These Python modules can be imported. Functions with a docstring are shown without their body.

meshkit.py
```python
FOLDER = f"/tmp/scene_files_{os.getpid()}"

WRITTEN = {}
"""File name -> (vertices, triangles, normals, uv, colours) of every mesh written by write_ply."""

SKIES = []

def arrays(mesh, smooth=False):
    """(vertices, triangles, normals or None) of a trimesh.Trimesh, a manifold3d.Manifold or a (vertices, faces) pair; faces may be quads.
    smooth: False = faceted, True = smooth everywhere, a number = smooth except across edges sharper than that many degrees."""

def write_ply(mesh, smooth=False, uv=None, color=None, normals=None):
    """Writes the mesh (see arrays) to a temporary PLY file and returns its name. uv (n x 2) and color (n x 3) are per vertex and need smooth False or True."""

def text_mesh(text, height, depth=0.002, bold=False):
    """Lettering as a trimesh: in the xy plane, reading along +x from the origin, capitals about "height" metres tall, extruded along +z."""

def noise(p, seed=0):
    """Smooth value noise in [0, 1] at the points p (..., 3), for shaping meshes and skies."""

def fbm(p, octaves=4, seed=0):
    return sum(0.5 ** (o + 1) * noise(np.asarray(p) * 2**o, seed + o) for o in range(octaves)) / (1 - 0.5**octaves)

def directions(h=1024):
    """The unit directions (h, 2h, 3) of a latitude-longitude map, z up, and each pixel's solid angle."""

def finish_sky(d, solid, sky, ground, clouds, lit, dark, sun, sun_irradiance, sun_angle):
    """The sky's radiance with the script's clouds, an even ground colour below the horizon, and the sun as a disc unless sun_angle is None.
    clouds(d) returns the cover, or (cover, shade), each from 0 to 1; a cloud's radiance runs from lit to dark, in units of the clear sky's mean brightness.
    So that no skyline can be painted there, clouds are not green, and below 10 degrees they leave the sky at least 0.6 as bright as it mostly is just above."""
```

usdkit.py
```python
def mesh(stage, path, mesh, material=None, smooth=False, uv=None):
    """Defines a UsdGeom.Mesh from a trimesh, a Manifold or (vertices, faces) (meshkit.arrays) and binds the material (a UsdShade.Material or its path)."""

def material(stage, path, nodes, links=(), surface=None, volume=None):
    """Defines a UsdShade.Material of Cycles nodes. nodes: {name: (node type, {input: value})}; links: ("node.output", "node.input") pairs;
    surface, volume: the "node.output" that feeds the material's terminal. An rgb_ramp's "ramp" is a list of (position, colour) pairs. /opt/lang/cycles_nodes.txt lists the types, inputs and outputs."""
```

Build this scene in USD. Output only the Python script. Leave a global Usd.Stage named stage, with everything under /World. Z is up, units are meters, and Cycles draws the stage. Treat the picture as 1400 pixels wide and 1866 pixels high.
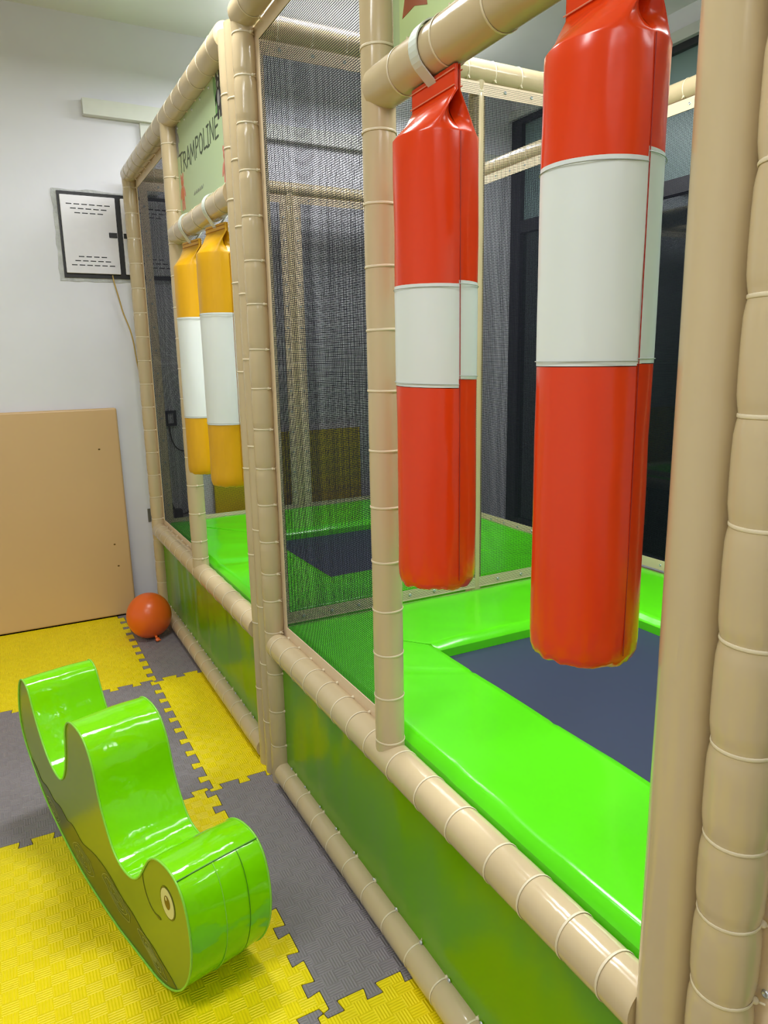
import math, random, numpy as np, trimesh, usdkit
from pxr import Usd, UsdGeom, UsdLux, UsdShade, Gf, Sdf
from shapely.geometry import Polygon, LineString, Point, box as sbox
from shapely import affinity
from shapely.ops import unary_union
from meshkit import fbm

stage = Usd.Stage.CreateInMemory()
UsdGeom.SetStageUpAxis(stage, UsdGeom.Tokens.z)
UsdGeom.SetStageMetersPerUnit(stage, 1.0)
UsdGeom.Xform.Define(stage, '/World')
UsdGeom.Scope.Define(stage, '/World/Looks')
rng = random.Random(7)

# ------------------------------------------------------------------ camera, lights, exposure
EXPOSURE = -0.08
CAM = (-0.7423, -0.0546, 1.4505)
yaw, pitch, roll, fpx = 0.48691, 0.20883, -0.018739, 1308.0


def make_camera():
    fwd = np.array([math.sin(yaw), math.cos(yaw), 0]); right = np.array([math.cos(yaw), -math.sin(yaw), 0]); up = np.array([0, 0, 1.0])
    F = fwd * math.cos(pitch) - up * math.sin(pitch); U = up * math.cos(pitch) + fwd * math.sin(pitch)
    R = right * math.cos(roll) + U * math.sin(roll); U2 = -right * math.sin(roll) + U * math.cos(roll)
    cam = UsdGeom.Camera.Define(stage, '/World/camera')
    cam.CreateHorizontalApertureAttr(36.0); cam.CreateVerticalApertureAttr(36.0 * 1866 / 1400)
    cam.CreateFocalLengthAttr(36.0 * fpx / 1400)
    cam.CreateClippingRangeAttr(Gf.Vec2f(0.02, 100))
    cam.CreateExposureAttr(EXPOSURE)
    m = Gf.Matrix4d(*R, 0, *U2, 0, *(-F), 0, *CAM, 1)
    UsdGeom.Xformable(cam).AddTransformOp().Set(m)


make_camera()
dome = UsdLux.DomeLight.Define(stage, '/World/night_sky')
dome.CreateColorAttr(Gf.Vec3f(0.35, 0.55, 0.6)); dome.CreateIntensityAttr(0.10)


def ceiling_panel(k, x, y, w, l, down, up):
    """ceiling lamp: a bright lower face, plus an added upward face to brighten the ceiling"""
    for j, (p, z, rx) in enumerate(((down, 2.985, 0), (up, 2.99, 180))):
        li = UsdLux.RectLight.Define(stage, '/World/lamp_and_added_uplight_%03d' % (2 * k + j))
        li.CreateWidthAttr(w); li.CreateHeightAttr(l); li.CreateIntensityAttr(p); li.CreateColorAttr(Gf.Vec3f(0.965, 0.98, 1.0))
        x_ = UsdGeom.Xformable(li); x_.AddTranslateOp().Set((x, y, z)); x_.AddRotateXOp().Set(float(rx))


LAMPS = [(0.12, 2.22, 1.25, 0.28, 62.0, 1.5), (-1.5, 0.5, 1.25, 0.28, 27.0, 5.0), (-1.2, -1.7, 1.25, 0.28, 13.0, 8.0),
         (1.35, 0.95, 1.25, 0.28, 28.0, 17.0), (1.2, 3.75, 1.25, 0.28, 26.0, 3.0), (1.3, -1.3, 1.25, 0.28, 14.0, 10.0)]
for k, a in enumerate(LAMPS):
    ceiling_panel(k, *a)

# ------------------------------------------------------------------ names and tags
used = {}


def path_for(name, parent):
    base = parent.GetPath().pathString if parent is not None else '/World'
    n = used.get((base, name), 0)
    used[(base, name)] = n + 1
    return '%s/%s' % (base, name if n == 0 else '%s_%03d' % (name, n))


def keys(p, label=None, cat=None, group=None, kind=None):
    for k, v in (('label', label), ('category', cat), ('group', group), ('kind', kind)):
        if v:
            p.SetCustomDataByKey(k, v)
    return p


def obj(name, mesh, mat, parent=None, smooth=False, **kw):
    if isinstance(mesh, list):
        mesh = trimesh.util.concatenate(mesh)
    m = usdkit.mesh(stage, path_for(name, parent), mesh, mat, smooth=smooth)
    return keys(m.GetPrim(), **kw)


def thing(name, label=None, cat=None, loc=(0, 0, 0), rz=0, group=None, kind=None):
    x = UsdGeom.Xform.Define(stage, path_for(name, None))
    x.AddTranslateOp().Set(tuple(float(c) for c in loc))
    if rz:
        x.AddRotateZOp().Set(float(rz))
    return keys(x.GetPrim(), label, cat, group, kind)


# ------------------------------------------------------------------ materials
def lin(r, g, b):
    f = lambda c: c / 12.92 if c <= 0.04045 else ((c + 0.055) / 1.055) ** 2.4
    return tuple(f(c / 255.0) for c in (r, g, b))


def vinyl(name, rgb, rough=0.25, bump=0.15, scale=7.0, var=0.06, spec=0.5, dist=0.01, stretch=(1, 1, 1), sub=0):
    c = lin(*rgb); d = tuple(x * (1 - var) for x in c); e = tuple(min(1, x * (1 + var)) for x in c)
    nodes = {"t": ("geometry", {}), "mp": ("mapping", {"scale": stretch}),
             "n": ("noise_texture", {"scale": scale, "detail": 3.0, "roughness": 0.5}),
             "n2": ("noise_texture", {"scale": scale * 0.35, "detail": 2.0}),
             "m": ("mix_color", {"a": d, "b": e}),
             "bp": ("bump", {"strength": bump, "distance": dist}),
             "p": ("principled_bsdf", {"roughness": rough, "specular_ior_level": spec})}
    links = [("t.position", "mp.vector"), ("mp.vector", "n.vector"), ("mp.vector", "n2.vector"), ("n2.fac", "m.fac"), ("m.result", "p.base_color"),
             ("n.fac", "bp.height"), ("bp.normal", "p.normal")]
    return usdkit.material(stage, '/World/Looks/' + name, nodes, links, surface="p.BSDF")


def plain(name, rgb, rough=0.5, metal=0.0, var=0.04, scale=20.0, spec=0.5):
    c = lin(*rgb)
    nodes = {"t": ("geometry", {}), "n": ("noise_texture", {"scale": scale, "detail": 2.0}),
             "m": ("mix_color", {"a": tuple(x * (1 - var) for x in c), "b": tuple(min(1, x * (1 + var)) for x in c)}),
             "p": ("principled_bsdf", {"roughness": rough, "metallic": metal, "specular_ior_level": spec})}
    return usdkit.material(stage, '/World/Looks/' + name, nodes,
                           [("t.position", "n.vector"), ("n.fac", "m.fac"), ("m.result", "p.base_color")], surface="p.BSDF")


def weave(name, rgb, rough=0.42, b=1 / 28.0, strength=0.8):
    """EVA foam with a basket-weave of raised ribs: square cells of five ribs each, turning by a quarter from cell to cell."""
    s = 1.0 / b
    ws = 2 * math.pi * 5 / b / 20.0
    c = lin(*rgb)
    nodes = {"g": ("geometry", {}), "mp": ("mapping", {"scale": (s, s, 0), "location": (0.0, 0.0, 0.5)}),
             "ck": ("checker_texture", {"scale": 1.0, "color1": (1, 1, 1), "color2": (0, 0, 0)}),
             "wx": ("wave_texture", {"wave_type": "bands", "bands_direction": "x", "scale": ws}),
             "wy": ("wave_texture", {"wave_type": "bands", "bands_direction": "y", "scale": ws}),
             "m": ("mix_float", {}), "bp": ("bump", {"strength": strength, "distance": 0.0018}),
             "n": ("noise_texture", {"scale": 9.0, "detail": 3.0}),
             "mc": ("mix_color", {"a": tuple(x * 0.93 for x in c), "b": tuple(min(1, x * 1.06) for x in c)}),
             "p": ("principled_bsdf", {"roughness": rough, "specular_ior_level": 0.4})}
    links = [("g.position", "mp.vector"), ("mp.vector", "ck.vector"), ("g.position", "wx.vector"), ("g.position", "wy.vector"),
             ("ck.fac", "m.fac"), ("wx.fac", "m.a"), ("wy.fac", "m.b"), ("m.result", "bp.height"), ("bp.normal", "p.normal"),
             ("g.position", "n.vector"), ("n.fac", "mc.fac"), ("mc.result", "p.base_color")]
    return usdkit.material(stage, '/World/Looks/' + name, nodes, links, surface="p.BSDF")


M = {}
M['wall'] = vinyl('white_wall_paint', (230, 230, 238), rough=0.7, bump=0.05, scale=30, var=0.02, spec=0.3)
M['ceil'] = vinyl('ceiling_paint', (236, 238, 236), rough=0.8, bump=0.03, scale=30, var=0.02, spec=0.2)
M['subfloor'] = plain('dark_subfloor', (55, 50, 48), rough=0.9)
M['beige'] = vinyl('beige_vinyl', (204, 184, 147), rough=0.16, bump=0.10, scale=9, var=0.04)
M['beige_flat'] = vinyl('beige_tarpaulin', (234, 212, 180), rough=0.4, bump=0.15, scale=18, var=0.04)
M['tie'] = plain('cream_cable_tie', (226, 212, 182), rough=0.35)
M['metal'] = plain('steel_eyelet', (196, 202, 204), rough=0.25, metal=0.4)
M['net'] = plain('black_net_cord', (30, 30, 42), rough=0.8, spec=0.2)
M['green'] = vinyl('lime_pad_vinyl', (88, 216, 20), rough=0.17, bump=0.22, scale=5, var=0.05)
M['skirt'] = vinyl('green_skirt_vinyl', (108, 172, 0), rough=0.2, bump=0.10, scale=3, var=0.04, stretch=(1, 3, 0.6), spec=0.35)
M['rocker'] = vinyl('rocker_green_vinyl', (126, 222, 4), rough=0.07, bump=0.30, scale=14, var=0.03, dist=0.008)
M['rocker_side'] = vinyl('rocker_side_print', (132, 156, 38), rough=0.22, bump=0.1, scale=6, var=0.04)
M['print_dark'] = vinyl('rocker_wood_print', (92, 102, 28), rough=0.24, bump=0.1, scale=6, var=0.06)
M['print_line'] = plain('rocker_print_line', (146, 152, 84), rough=0.3)
M['print_line_dark'] = plain('rocker_print_outline', (66, 78, 16), rough=0.3)
M['piping'] = plain('light_green_piping', (140, 215, 70), rough=0.25)
M['seam_green'] = plain('green_seam', (62, 130, 10), rough=0.5)
M['cream'] = plain('cream_print', (222, 220, 160), rough=0.35)
M['brown'] = plain('brown_print', (104, 74, 16), rough=0.35)
M['red'] = vinyl('red_vinyl', (226, 62, 14), rough=0.2, bump=0.12, scale=8, var=0.06)
M['red_seam'] = plain('dark_red_thread', (150, 28, 12), rough=0.5)
M['red_light'] = plain('pale_red_thread', (236, 150, 120), rough=0.5)
M['yellow'] = vinyl('yellow_bag_vinyl', (222, 166, 4), rough=0.35, bump=0.12, scale=9, var=0.06)
M['yellow_seam'] = plain('amber_thread', (170, 110, 10), rough=0.5)
M['bagwhite'] = vinyl('white_bag_vinyl', (226, 232, 230), rough=0.3, bump=0.08, scale=8, var=0.02)
M['thread'] = plain('grey_thread', (160, 166, 160), rough=0.6)
M['strap'] = plain('white_webbing', (212, 220, 210), rough=0.6)
M['bed'] = plain('navy_trampoline_fabric', (45, 54, 77), rough=0.5, var=0.05, scale=40)
M['board'] = plain('dark_blocker_and_legs', (40, 36, 32), rough=0.9)
M['mat_y'] = weave('yellow_foam_mat', (250, 226, 6))
M['mat_g'] = weave('grey_foam_mat', (140, 134, 139), rough=0.45)
M['wallmat'] = vinyl('yellow_wall_mat', (226, 200, 6), rough=0.6, bump=0.2, scale=30, var=0.04)
M['panel'] = vinyl('tan_foam_panel', (214, 178, 130), rough=0.35, bump=0.06, scale=6, var=0.04)
M['balloon'] = vinyl('orange_balloon_latex', (238, 104, 34), rough=0.3, bump=0.0, var=0.03)
M['cabwhite'] = plain('white_cabinet_enamel', (232, 230, 236), rough=0.35)
M['cabblack'] = plain('black_cabinet_trim', (24, 24, 26), rough=0.5)
M['plaster'] = vinyl('chipped_plaster', (196, 198, 198), rough=0.9, bump=0.6, scale=60, var=0.35)
M['trunk'] = plain('off_white_trunking', (222, 224, 216), rough=0.45)
M['cable'] = plain('yellow_cable', (196, 164, 92), rough=0.5)
M['black'] = plain('black_plastic', (20, 20, 22), rough=0.45)
M['greyplate'] = plain('grey_metal_plate', (110, 108, 100), rough=0.5)
M['winframe'] = plain('dark_window_frame', (26, 27, 36), rough=0.4)
M['winhead'] = plain('white_window_head', (212, 214, 212), rough=0.5)
M['sign'] = vinyl('sage_sign_vinyl', (180, 201, 153), rough=0.35, bump=0.05, scale=5, var=0.03)
M['sign_light'] = plain('pale_sage_print', (194, 216, 152), rough=0.35)
M['ink'] = plain('dark_sign_ink', (62, 74, 54), rough=0.5)
M['p_grey'] = plain('grey_animal_print', (150, 148, 146), rough=0.4)
M['p_pink'] = plain('salmon_animal_print', (206, 122, 100), rough=0.4)
M['p_orange'] = plain('orange_animal_print', (206, 112, 56), rough=0.4)
M['p_brown'] = plain('brown_animal_print', (156, 82, 50), rough=0.4)
M['p_dark'] = plain('black_animal_print', (44, 40, 44), rough=0.4)
M['p_leaf'] = plain('leaf_print', (110, 160, 90), rough=0.4)


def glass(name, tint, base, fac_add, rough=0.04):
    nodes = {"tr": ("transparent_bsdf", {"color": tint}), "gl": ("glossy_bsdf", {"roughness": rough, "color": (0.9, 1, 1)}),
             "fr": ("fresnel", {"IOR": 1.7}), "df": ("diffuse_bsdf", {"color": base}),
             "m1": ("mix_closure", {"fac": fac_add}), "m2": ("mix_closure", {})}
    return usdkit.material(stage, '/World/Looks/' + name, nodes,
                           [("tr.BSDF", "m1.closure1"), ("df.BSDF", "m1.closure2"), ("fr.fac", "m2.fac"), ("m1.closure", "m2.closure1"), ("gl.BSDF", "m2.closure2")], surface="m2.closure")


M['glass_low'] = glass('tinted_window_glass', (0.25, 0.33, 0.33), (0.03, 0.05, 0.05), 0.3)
M['glass_up'] = glass('pale_teal_window_glass', (0.3, 0.4, 0.4), (0.20, 0.30, 0.30), 0.85, 0.35)  # upper panes: paler, mostly diffuse teal than the lower ones


# ------------------------------------------------------------------ shape helpers
def bx(x0, x1, y0, y1, z0, z1):
    b = trimesh.creation.box((x1 - x0, y1 - y0, z1 - z0))
    b.apply_translation(((x0 + x1) / 2, (y0 + y1) / 2, (z0 + z1) / 2))
    return b


def rbox(x0, x1, y0, y1, z0, z1, r=0.005, seg=3):
    """box with rounded edges (hull of eight spheres)"""
    import manifold3d as mf
    r = min(r, (x1 - x0) / 2.01, (y1 - y0) / 2.01, (z1 - z0) / 2.01)
    s = mf.Manifold.sphere(r, seg * 4)
    parts = [s.translate((x, y, z)) for x in (x0 + r, x1 - r) for y in (y0 + r, y1 - r) for z in (z0 + r, z1 - r)]
    h = mf.Manifold.batch_hull(parts).to_mesh()
    return trimesh.Trimesh(np.array(h.vert_properties[:, :3]), np.array(h.tri_verts), process=False)


def grid_faces(nr, nc, closed=True):
    f = []
    cc = nc if closed else nc - 1
    i, j = np.meshgrid(np.arange(nr - 1), np.arange(cc), indexing='ij')
    a = i * nc + j; b = i * nc + (j + 1) % nc; c = (i + 1) * nc + (j + 1) % nc; d = (i + 1) * nc + j
    q = np.stack([a, b, c, d], -1).reshape(-1, 4)
    return np.vstack([q[:, [0, 1, 2]], q[:, [0, 2, 3]]])


def frame_of(axis):
    axis = np.asarray(axis, float) / np.linalg.norm(axis)
    h = np.array([0, 0, 1.0]) if abs(axis[2]) < 0.9 else np.array([1.0, 0, 0])
    u = np.cross(h, axis); u /= np.linalg.norm(u)
    return axis, u, np.cross(axis, u)


def foam_tube(p0, p1, r, ties=(), pinch=0.05, seg=28, seed=0, sharp=0.013, wob=0.012):
    """padded vinyl sleeve: puffs out between the ties that strangle it"""
    p0 = np.asarray(p0, float); p1 = np.asarray(p1, float); L = np.linalg.norm(p1 - p0)
    ax, u, v = frame_of(p1 - p0)
    st = {0.0, L}
    st.update(np.arange(0, L, 0.06).tolist())
    for t in ties:
        for d in (-0.045, -0.022, -0.01, 0, 0.01, 0.022, 0.045):
            if 0 < t + d < L:
                st.add(t + d)
    st = np.array(sorted(st))
    st = st[np.insert(np.diff(st) > 0.003, 0, True)]
    th = np.linspace(0, 2 * np.pi, seg, endpoint=False)
    rad = np.full(len(st), r)
    for t in ties:
        rad -= r * pinch * np.exp(-np.abs((st - t) / sharp) ** 1.4)
    R = np.repeat(rad[:, None], seg, 1)
    P = np.stack([np.cos(th)[None] * 2 + seed * 3.1 + 0 * st[:, None], np.sin(th)[None] * 2 + 0 * st[:, None], st[:, None] * 7 + 0 * th[None]], -1)
    R = R * (1 + wob * (fbm(P, 2, seed) - 0.5) * 2)
    V = p0 + st[:, None, None] * ax + R[..., None] * (np.cos(th)[None, :, None] * u + np.sin(th)[None, :, None] * v)
    V = V.reshape(-1, 3)
    F = grid_faces(len(st), seg)
    n = len(V)
    V = np.vstack([V, p0[None], p1[None]])
    j = np.arange(seg)
    c0 = np.stack([np.full(seg, n), (j + 1) % seg, j], 1); b = (len(st) - 1) * seg
    c1 = np.stack([np.full(seg, n + 1), b + j, b + (j + 1) % seg], 1)
    return trimesh.Trimesh(V, np.vstack([F, c0, c1]), process=False)


def tube(pts, r, seg=6, closed=False, flat=1.0):
    pts = np.asarray(pts, float); n = len(pts)
    d = np.gradient(pts, axis=0) if not closed else np.roll(pts, -1, 0) - np.roll(pts, 1, 0)
    d /= np.maximum(np.linalg.norm(d, axis=1, keepdims=True), 1e-9)
    u = np.zeros_like(pts); ref = np.array([0, 0, 1.0]) if abs(d[0][2]) < 0.9 else np.array([1.0, 0, 0])
    prev = np.cross(ref, d[0]); prev /= np.linalg.norm(prev)
    for i in range(n):
        w = prev - d[i] * (prev @ d[i]); w /= max(np.linalg.norm(w), 1e-9); u[i] = w; prev = w
    v = np.cross(d, u)
    th = np.linspace(0, 2 * np.pi, seg, endpoint=False)
    V = pts[:, None] + r * (np.cos(th)[None, :, None] * u[:, None] + flat * np.sin(th)[None, :, None] * v[:, None])
    V = V.reshape(-1, 3)
    F = grid_faces(n, seg)
    if closed:
        j = np.arange(seg); a = (n - 1) * seg
        F = np.vstack([F, np.stack([a + j, a + (j + 1) % seg, (j + 1) % seg], 1), np.stack([a + j, (j + 1) % seg, j], 1)])
    else:
        j = np.arange(1, seg - 1); a = (n - 1) * seg
        F = np.vstack([F, np.stack([0 * j, j + 1, j], 1), np.stack([a + 0 * j, a + j, a + j + 1], 1)])
    return trimesh.Trimesh(V, F, process=False)


def ring(center, axis, r, minor=0.0026, seg=28, head=None):
    """flat cable tie around a sleeve, with its lock and cut tail"""
    ax, u, v = frame_of(axis)
    th = np.linspace(0, 2 * np.pi, seg, endpoint=False)
    c = np.asarray(center, float); rd = np.cos(th)[:, None] * u + np.sin(th)[:, None] * v
    ph = np.linspace(0, 2 * np.pi, 8, endpoint=False)
    V = c + rd[:, None] * (r + 0.0009 * np.cos(ph))[None, :, None] + ax * (minor * np.sin(ph))[None, :, None]
    F = grid_faces(seg, 8); j = np.arange(8); e = (seg - 1) * 8
    F = np.vstack([F, np.stack([e + j, e + (j + 1) % 8, (j + 1) % 8], 1), np.stack([e + j, (j + 1) % 8, j], 1)])
    m = [trimesh.Trimesh(V.reshape(-1, 3), F, process=False)]
    if head is not None:
        h = np.asarray(head, float); h = h - ax * (h @ ax); h /= np.linalg.norm(h)
        q = c + h * (r + 0.001)
        b = trimesh.creation.icosphere(1, 0.0052); b.apply_translation(q)
        m += [b, tube([q, q + h * 0.012], 0.0017, 5)]
    return trimesh.util.concatenate(m)


def eyelet(center, normal, r=0.006):
    """steel grommet: a low domed washer with a sunk middle"""
    ax, u, v = frame_of(normal)
    th = np.linspace(0, 2 * np.pi, 12, endpoint=False); c = np.asarray(center, float)
    prof = ((0.0, 0.0002), (0.35, 0.0002), (0.55, 0.0022), (0.8, 0.0020), (1.0, -0.001))
    V = np.concatenate([c + ax * h + r * q * (np.cos(th)[:, None] * u + np.sin(th)[:, None] * v) for q, h in prof])
    return trimesh.Trimesh(V, grid_faces(len(prof), 12), process=False)


def net_mesh(o, u, v, wu, wv, pitch=0.0056, cord=0.0010, sag=0.0):
    """woven square net: every cord a four-sided prism, slightly wavering"""
    o = np.asarray(o, float); u = np.asarray(u, float); v = np.asarray(v, float); n = np.cross(u, v)
    nseg = 7

    def lines(a, b, wa, wb, off, seed, h):
        k = int(wa / pitch); s = (np.arange(k) + 0.5) * wa / k
        t = np.linspace(0, wb, nseg)
        ss, tt = np.meshgrid(s, t, indexing='ij')
        w = (fbm(np.stack([ss * 6, tt * 6, np.full_like(ss, seed)], -1), 2, seed) - 0.5) * 0.003
        w[:, 0] = w[:, -1] = 0
        bulge = sag * np.sin(np.pi * ss / wa) * np.sin(np.pi * tt / wb)
        p = o + (ss + w)[..., None] * a + tt[..., None] * b + (bulge + off)[..., None] * n
        c = [p + a * h + n * h, p - a * h + n * h, p - a * h - n * h, p + a * h - n * h]
        return np.stack(c, 2)                                  # k, nseg, 4, 3
    out_v = []; out_f = []; base = 0
    for arr in (lines(u, v, wu, wv, 0.0, 3, 0.34 * cord), lines(v, u, wv, wu, cord * 0.5, 5, 0.5 * cord)):
        k = arr.shape[0]
        f1 = grid_faces(nseg, 4)
        F = (f1[None] + (np.arange(k) * nseg * 4)[:, None, None]).reshape(-1, 3)
        out_v.append(arr.reshape(-1, 3)); out_f.append(F + base); base += k * nseg * 4
    return trimesh.Trimesh(np.vstack(out_v), np.vstack(out_f), process=False)


def puffy_pad(quad, z0, z1, rnd=0.03, nu=30, nv=14, seed=0, amp=0.0058, seams=()):
    """vinyl cushion on a four-cornered plan with soft rounded edges"""
    q = np.asarray(quad, float)
    e = lambda n: (1 - np.cos(np.linspace(0, np.pi, n))) / 2 * 0.35 + np.linspace(0, 1, n) * 0.65
    s, t = np.meshgrid(e(nu), e(nv), indexing='ij')
    xy = ((1 - s) * (1 - t))[..., None] * q[0] + (s * (1 - t))[..., None] * q[1] + (s * t)[..., None] * q[2] + ((1 - s) * t)[..., None] * q[3]
    lu = np.linalg.norm(q[1] - q[0]); lv = np.linalg.norm(q[3] - q[0])
    k = np.clip(np.minimum(np.minimum(s, 1 - s) * lu / 0.006 + 0.75, np.minimum(t, 1 - t) * lv / rnd), 0, 1)
    z = z1 - rnd * 0.7 * (1 - np.sqrt(1 - (1 - k) ** 2)) + amp * 2 * (fbm(np.concatenate([xy * 5, np.full(xy.shape[:2] + (1,), seed)], -1), 3, seed) - 0.5) * k
    for a in seams:
        z -= 0.006 * np.exp(-((s - a) * lu / 0.008) ** 2)
    top = np.concatenate([xy, z[..., None]], -1)
    V = top.reshape(-1, 3); F = grid_faces(nu, nv, False)
    idx = np.arange(nu * nv).reshape(nu, nv)
    loop = np.concatenate([idx[:-1, 0], idx[-1, :-1], idx[1:, -1][::-1], idx[0, 1:][::-1]])
    nb = len(V); low = V[loop].copy(); cen = low[:, :2].mean(0)
    mid = low.copy(); mid[:, 2] = (z0 + z1 - rnd * 0.7) / 2
    dirv = mid[:, :2] - cen; dirv /= np.linalg.norm(dirv, axis=1, keepdims=True); mid[:, :2] += dirv * 0.004
    low[:, 2] = z0
    n = len(loop); V = np.vstack([V, mid, low]); j = np.arange(n); j2 = (j + 1) % n
    a, b = loop[j], loop[j2]
    F = np.vstack([F, np.stack([a, nb + j, nb + j2], 1), np.stack([a, nb + j2, b], 1),
                   np.stack([nb + j, nb + n + j, nb + n + j2], 1), np.stack([nb + j, nb + n + j2, nb + j2], 1)])
    c = len(V); V = np.vstack([V, [[cen[0], cen[1], z0]]]); F = np.vstack([F, np.stack([nb + n + j, np.full(n, c), nb + n + j2], 1)])
    return trimesh.Trimesh(V, F, process=False)


def extrude(poly, h):
    out = []
    for g in getattr(poly, 'geoms', [poly]):
        if g.area > 1e-8:
            out.append(trimesh.creation.extrude_polygon(g, h, engine='earcut'))
    return trimesh.util.concatenate(out)


def place(mesh, o, u, v):
    """from the xy plane into the plane through o spanned by u, v"""
    u = np.asarray(u, float); v = np.asarray(v, float); T = np.eye(4)
    T[:3, 0] = u; T[:3, 1] = v; T[:3, 2] = np.cross(u, v); T[:3, 3] = o
    m = mesh.copy(); m.apply_transform(T)
    return m


def spline(pts, n, closed=True):
    p = np.asarray(pts, float)
    from scipy.interpolate import CubicSpline
    if closed:
        p = np.vstack([p, p[:1]])
    d = np.r_[0, np.cumsum(np.sqrt(np.linalg.norm(np.diff(p, axis=0), axis=1)))]
    cs = CubicSpline(d, p, bc_type='periodic' if closed else 'natural')
    return cs(np.linspace(0, d[-1], n, endpoint=not closed))


# ------------------------------------------------------------------ the room
YB, XW, ZC = 4.33, 2.65, 3.22
XL, YF = -3.4, -3.2
fl = thing('floor', kind='structure', label='floor of yellow and grey interlocking foam mats', cat='floor')
obj('subfloor', bx(XL, XW + 0.3, YF, YB + 0.1, -0.12, -0.02), M['subfloor'], fl)
obj('ceiling', bx(XL, XW + 0.3, YF, YB + 0.1, ZC, ZC + 0.1), M['ceil'], kind='structure')
obj('wall_back', bx(XL, XW + 0.3, YB, YB + 0.12, -0.02, ZC), M['wall'], kind='structure')
obj('wall_left', bx(XL - 0.1, XL, YF, YB + 0.1, -0.02, ZC), M['wall'], kind='structure')
obj('wall_front', bx(XL, XW + 0.3, YF - 0.1, YF, -0.02, ZC), M['wall'], kind='structure')
ZH, ZSILL, ZTR0, ZTR1 = 3.055, 0.20, 2.308, 2.388
obj('wall_right', [bx(XW, XW + 0.2, YF, YB, ZH + 0.055, ZC), bx(XW, XW + 0.2, YF, YB, -0.02, ZSILL), bx(XW, XW + 0.2, YF, -1.9, ZSILL, ZH + 0.055)], M['wall'], kind='structure')
obj('trim_1', bx(XW - 0.03, XW + 0.05, -1.9, YB, ZH, ZH + 0.055), M['winhead'], kind='structure')
ys = [4.33, 3.15, 1.9, 0.65, -0.6, -1.9]
for k in range(5):
    y1, y0 = ys[k], ys[k + 1]
    w = thing('window_%d' % (k + 1), kind='structure')
    b = 0.045 if k else 0.11
    obj('frame', [bx(XW, XW + 0.07, y1 - b, y1, ZSILL, ZH), bx(XW, XW + 0.07, y0, y0 + 0.045, ZSILL, ZH),
                  bx(XW, XW + 0.07, y0 + 0.045, y1 - b, ZTR0, ZTR1), bx(XW, XW + 0.07, y0 + 0.045, y1 - b, ZH - 0.035, ZH), bx(XW, XW + 0.07, y0 + 0.045, y1 - b, ZSILL, ZSILL + 0.05)], M['winframe'], w)
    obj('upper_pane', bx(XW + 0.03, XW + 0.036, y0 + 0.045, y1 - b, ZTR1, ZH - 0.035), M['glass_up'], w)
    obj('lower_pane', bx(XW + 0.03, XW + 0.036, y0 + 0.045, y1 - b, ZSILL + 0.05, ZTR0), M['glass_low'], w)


# interlocking floor mats
def tooth_edge(a, b, out, n=10, dep=0.016):
    """dovetailed jigsaw line from a to b; out is the side the first tooth points to"""
    a = np.array(a, float); b = np.array(b, float); d = b - a; out = np.array(out, float)
    pts = [a]
    for i in range(n):
        for q, s in ((0.0, 0), (0.06, -1), (0.44, -1), (0.5, 1), (0.94, 1)):
            pass
        f = lambda t: a + d * ((i + t) / n)
        pts += [f(0.04) - out * dep, f(0.46) - out * dep, f(0.40) + out * dep, f(1.10 if i < n - 1 else 0.96) + out * dep]
    pts.append(b)
    return pts


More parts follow.
